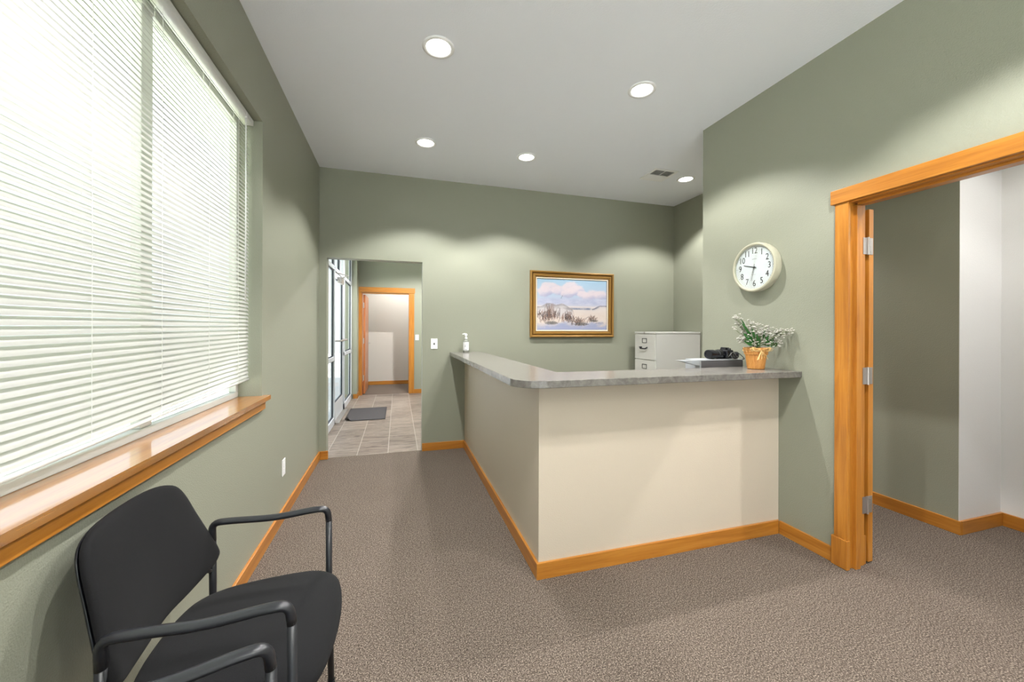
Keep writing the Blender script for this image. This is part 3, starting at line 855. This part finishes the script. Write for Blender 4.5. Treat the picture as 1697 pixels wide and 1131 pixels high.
# ================================================================== POTTED FLOWERS
pf = thing('potted_flowers', 'orange flowerpot of white dried flowers with raffia bow on counter', 'potted plant', (2.292, 2.0, 1.0875))
m = base_mat('orange_woven_pot', hexl(206, 132, 62), .45)
a = noise(m, coords(m, (60, 60, 6)), 2, 4, .6, .6); setcol(m, ramp(m, a, [(.35, hexl(192, 122, 52)), (.65, hexl(220, 160, 88))])); M['pot'] = m
bm = B(); lathe(bm, [(.046, 0), (.050, .003), (.062, .092), (.0625, .094), (.068, .096), (.074, .140), (.070, .142), (.066, .135), (.060, .10)], n=40, cap=False)
obj('pot', bm, M['pot'], pf, True, 35)
bm = B(); lathe(bm, [(.066, .125), (.03, .135), (.002, .137)], n=24); obj('moss', bm, base_mat('dry_moss', hexl(96, 92, 60), .95), pf)
M['raffia'] = base_mat('straw_raffia', hexl(222, 190, 128), .7)
bm = B()
rx, ry = -.030, -.066        # bow sits on the side that faces the room
for k in range(9):
    a0 = random.uniform(-.5, .5)
    L = random.uniform(.045, .08)
    for s in (-1, 1):
        p0 = Vector((rx, ry, .128)); dirv = Vector((s * .8, -s * .35, 0)).normalized()
        tube(bm, fillet([p0, p0 + dirv * L + Vector((-.01, -.01, .02 + .01 * a0)), p0 + dirv * (L * .9) + Vector((-.012, -.014, -.006)), p0 + Vector((-.004, -.006, 0))], .02, 4), .0022, .0008, n=5)
for k in range(10):
    a0 = random.uniform(-1, 1)
    p0 = Vector((rx, ry, .128))
    tube(bm, fillet([p0, p0 + Vector((.02 * a0 - .004, -.012, -.02)), p0 + Vector((.05 * a0, -.008 - .006 * abs(a0), -.045 - random.uniform(0, .018)))], .02, 4), .002, .0008, n=5)
for k in range(4):
    pts_ = [(.0755 * math.cos(t * PI / 12), .0755 * math.sin(t * PI / 12), .118 + .006 * k + .003 * math.sin(t + k)) for t in range(24)]
    tube(bm, pts_ + [pts_[0]], .002, .001, n=5)
obj('raffia_bow', bm, M['raffia'], pf)
M['leaf'] = base_mat('green_leaf', hexl(44, 96, 40), .5); M['stem'] = base_mat('flower_stem', hexl(110, 120, 84), .7)
M['petal'] = base_mat('white_grey_petals', hexl(184, 181, 172), .8)
stems = B(); leaves = B(); flowers = B()
def wallx(p): p.x = min(p.x, .128); return p
tips = []
def spray(top, nfl, spread, r=.0075):
    top = Vector(top)
    base = Vector((random.uniform(-.03, .03), random.uniform(-.03, .03), .125))
    mid = base.lerp(top, .5) + Vector((0, 0, .02))
    tube(stems, fillet([base, mid, top], .06, 4), .0014, n=4)
    for _ in range(nfl):
        p = top + Vector((random.gauss(0, spread), random.gauss(0, spread), random.gauss(0, spread * .8))); wallx(p)
        q = base.lerp(top, .72)
        tube(stems, [q, q.lerp(p, .6) + Vector((0, 0, .006)), p], .0006, n=3)
        for c_ in range(5):
            an = random.uniform(0, 2 * PI); ti = random.uniform(.3, 1.2)
            d = Vector((math.cos(an) * math.sin(ti), math.sin(an) * math.sin(ti), math.cos(ti))) * r * random.uniform(.6, 1)
            g = bmesh.ops.create_icosphere(flowers, subdivisions=1, radius=r * random.uniform(.35, .6))
            for v in g['verts']: v.co = Vector((v.co.x, v.co.y, v.co.z * .7)) + wallx(p + d)
# local offsets: screen-left is about (-x,+y*.3), toward camera is -y
for top, nf, s in (((-.135, .02, .335), 9, .012), ((-.115, .03, .30), 8, .014), ((-.10, .0, .285), 7, .014), ((-.150, .03, .265), 3, .006),
                   ((-.02, .03, .30), 8, .014), ((-.045, 0, .27), 9, .018), ((-.06, .02, .25), 9, .016), ((.01, 0, .275), 7, .014),
                   ((.055, -.03, .27), 8, .014), ((.03, -.02, .24), 12, .02), ((.06, -.04, .235), 12, .018), ((0, -.02, .235), 10, .02),
                   ((.095, -.09, .245), 9, .014), ((.11, -.14, .25), 9, .013), ((.09, -.11, .225), 8, .014), ((.05, -.05, .205), 8, .018),
                   ((-.10, .01, .205), 10, .018), ((-.115, .0, .185), 9, .014), ((-.085, -.02, .17), 7, .012), ((.065, -.06, .165), 9, .014), ((.08, -.09, .17), 6, .01), ((-.02, -.01, .21), 8, .02), ((-.055, -.03, .175), 7, .018), ((.03, -.05, .175), 8, .018), ((-.03, 0, .24), 10, .022), ((.035, -.03, .21), 10, .022), ((-.08, 0, .235), 9, .018), ((.075, -.07, .20), 8, .018)):
    spray(top, int(nf * 1.9), s, .0085)
def leafm(p, d, L, w):
    w *= 1.6; L *= 1.1
    p = Vector(p); d = Vector(d).normalized(); side = d.cross(Vector((.3, -1, .1))).normalized(); n = side.cross(d)
    row = []
    for k in range(7):
        t = k / 6; ww = w * math.sin(PI * (t ** .8)) ** .8 if 0 < t < 1 else .0004
        c = wallx(p + d * L * t + n * (-.012 * t * t))
        row.append((leaves.verts.new(c - side * ww + n * .002), leaves.verts.new(c), leaves.verts.new(c + side * ww + n * .002)))
    for a, b in zip(row, row[1:]):
        leaves.faces.new((a[0], a[1], b[1], b[0])); leaves.faces.new((a[1], a[2], b[2], b[1]))
for a in (((-.055, -.02, .18), (-.3, .1, 1), .09, .014), ((-.05, -.03, .17), (-.8, .1, .8), .09, .014), ((-.08, -.02, .23), (-.6, 0, .9), .08, .009),
          ((-.05, -.03, .20), (-.1, 0, 1), .07, .013), ((-.03, -.04, .16), (-.2, -.2, .9), .07, .013), ((-.06, -.03, .165), (-.9, 0, .35), .06, .012),
          ((.005, -.05, .165), (.5, -.2, .7), .07, .012), ((.02, -.05, .16), (.9, -.3, .3), .07, .011), ((.01, -.04, .20), (.3, -.2, 1), .06, .008),
          ((-.035, -.04, .15), (.2, -.3, .9), .06, .011), ((.04, -.06, .16), (1, -.5, .1), .06, .010), ((.05, -.05, .18), (.8, -.5, .5), .06, .007), ((-.10, -.01, .27), (-.4, 0, 1), .06, .006)):
    leafm(*a)
obj('stems', stems, M['stem'], pf); obj('leaves', leaves, M['leaf'], pf, True); obj('flower_heads', flowers, M['petal'], pf)

# ================================================================== FLOOR MAT
bm = B()
gx, gy = 16, 12
g = [[None] * (gy + 1) for _ in range(gx + 1)]
for i in range(gx + 1):
    for j in range(gy + 1):
        u, v_ = i / gx, j / gy
        x = -.745 + .575 * u; y = 6.03 + .92 * v_
        z = .010
        c = max(0, .16 - (u + v_)) / .16       # near left corner curls up
        x += c * .05; z += c * .05; y += c * .06
        g[i][j] = bm.verts.new((x, y, z))
for i in range(gx):
    for j in range(gy): bm.faces.new((g[i][j], g[i + 1][j], g[i + 1][j + 1], g[i][j + 1]))
mt = obj('floor_mat', bm, M['mat'], None, True); tag(mt, 'dark ribbed floor mat on the slate by the entrance door', 'mat')
sd = mt.modifiers.new('thick', 'SOLIDIFY'); sd.thickness = .008; sd.offset = -1

# ================================================================== CHAIRS
def cushion(bm, outline, T0, T1, nr=9, deform=None, p=2.4):
    """outline: closed list of (a,b); bulges T0 to one side and T1 to the other"""
    n = len(outline); ca = sum(q[0] for q in outline) / n; cb = sum(q[1] for q in outline) / n
    def mk(r, h): 
        return [(ca + (a - ca) * r, cb + (b - cb) * r, h) for a, b in outline]
    rs = [math.sin(PI / 2 * k / nr) for k in range(1, nr + 1)]
    def P(q): return bm.verts.new(deform(*q) if deform else q)
    top = [[P(q) for q in mk(r, T0 * (1 - r ** p) ** (1 / p) if r < 1 else 0)] for r in rs]
    bot = [[P(q) for q in mk(r, -T1 * (1 - r ** p) ** (1 / p))] for r in rs[:-1]]
    for L, s, T in ((top, 1, T0), (bot + [top[-1]], -1, T1)):
        c = P((ca, cb, s * T))
        for i in range(n): bm.faces.new((c, L[0][i], L[0][(i + 1) % n]))
        for A, Bq in zip(L, L[1:]):
            for i in range(n): bm.faces.new((A[i], A[(i + 1) % n], Bq[(i + 1) % n], Bq[i]))

def smooth_closed(pts, k=5):
    n = len(pts); out = []
    for i in range(n):
        p0, p1, p2, p3 = pts[i - 1], pts[i], pts[(i + 1) % n], pts[(i + 2) % n]
        for s in range(k):
            t = s / k
            out.append(tuple(.5 * ((2 * p1[c]) + (-p0[c] + p2[c]) * t + (2 * p0[c] - 5 * p1[c] + 4 * p2[c] - p3[c]) * t * t + (-p0[c] + 3 * p1[c] - 3 * p2[c] + p3[c]) * t ** 3) for c in (0, 1)))
    return out

def make_chair():
    # local frame: +x is the way the chair faces, y is width, origin on the floor at the rear centre
    t = thing('waiting_chair', 'black fabric armchair under the window, fully in view', 'chair')
    # seat
    half = [(.03, .0), (.035, .10), (.055, .175), (.11, .225), (.22, .250), (.34, .258), (.43, .245), (.475, .20), (.495, .10)]
    ol = half + [(.50, 0)] + [(a, -b) for a, b in reversed(half[1:])]
    ol = [(a, b) for a, b in ol]
    ol = smooth_closed(ol, 4)
    def dseat(a, b, h):
        return (a - .01, b, .430 + h + .010 * math.cos(b * 6) - .03 * max(0, (a - .36) / .14) ** 2 + .01 * max(0, (.1 - a) / .1))
    bm = B(); cushion(bm, ol, .042, .022, deform=dseat, p=3.2); obj('seat', bm, M['fabric'], t, True)
    # backrest: outline (y, s) with s up the back
    hb = [(0, .335), (.11, .332), (.180, .314), (.212, .272), (.232, .19), (.252, .11), (.268, .04), (.262, .012), (.215, -.008), (.11, -.018)]
    ob = [(-a, b) for a, b in hb[1:]]
    ob = smooth_closed(hb + [(0, -.014)] + list(reversed(ob)), 4)
    def dback(a, b, h):
        lean = .27
        x = .026 - b * lean + .55 * a * a * 1.0 + h * math.cos(lean)
        z = .535 + b * math.cos(lean) * 1.0 + h * math.sin(lean)
        return (x, a, z)
    bm = B(); cushion(bm, ob, .030, .006, deform=dback, p=3.0); obj('backrest', bm, M['fabric'], t, True)
    ob2 = [(a * .985, b * .985 + .002) for a, b in ob]
    bm = B(); cushion(bm, ob2, .001, .012, deform=lambda a, b, h: dback(a, b, h - .007), p=4); obj('back_shell', bm, M['black_plastic'], t, True)
    for s in (1, -1):
        y = s * .265
        # armrest: flattened, dips in the middle and drops into the posts at both ends
        path = fillet([(.046, y, .60), (.044, y, .664), (.10, y, .664), (.24, y, .656), (.36, y, .668), (.412, y, .668), (.418, y, .62)],
                      [0, .05, .05, .05, .03, .028, 0], 6)
        wl = []
        for p in path:
            k = sm(.04, .09, p.x) * (1 - sm(.385, .415, p.x)); wl.append(.0115 + .0045 * k)
        bm = B(); tube(bm, path, wl, [.0115 - .001 * ((w - .0115) / .0045) for w in wl], n=14); obj('armrest', bm, M['black_metal'], t, True)
        bm = B(); tube(bm, [(.418, y, .625), (.420, y, .30), (.428, y, .012)], .0112, n=12); lg = obj('leg', bm, M['black_metal'], t, True)
        bm = B(); lathe(bm, [(.013, 0), (.014, .004), (.013, .02)], .428, y, 0, 14); obj('foot', bm, M['black_plastic'], lg)
        bm = B(); tube(bm, [(.046, y, .605), (.048, y, .40), (.0, y, .012)], .0112, n=12); lg = obj('leg', bm, M['black_metal'], t, True)
        bm = B(); lathe(bm, [(.013, 0), (.014, .004), (.013, .02)], .0, y, 0, 14); obj('foot', bm, M['black_plastic'], lg)
        bm = B(); tube(bm, [(.042, y, .40), (.42, y, .392)], .0105, n=10); obj('seat_rail', bm, M['black_metal'], t, True)
        bm = B(); tube(bm, fillet([(.040, y, .50), (.045, s * .235, .51), (.022, s * .20, .57)], .02), .010, .006, n=8); obj('back_bracket', bm, M['black_metal'], t, True)
        bm = B(); tube(bm, [(.40, s * .255, .415), (.40, s * .22, .415)], .009, n=10); obj('seat_bolt', bm, M['steel'], t, True)
    bm = B(); tube(bm, [(.36, -.262, .395), (.36, .262, .395)], .0105, n=10); obj('stretcher', bm, M['black_metal'], t, True)
    bm = B(); tube(bm, [(.06, -.262, .40), (.06, .262, .40)], .0105, n=10); obj('stretcher', bm, M['black_metal'], t, True)
    return t
ch1 = make_chair()
ch1['group'] = 'black waiting chairs along the left wall'
ch1.location = (-.664, 1.325, 0)
copy_tree(ch1, (-.620, .598, 0), .18, 'second black armchair at bottom edge, only its armrest showing')
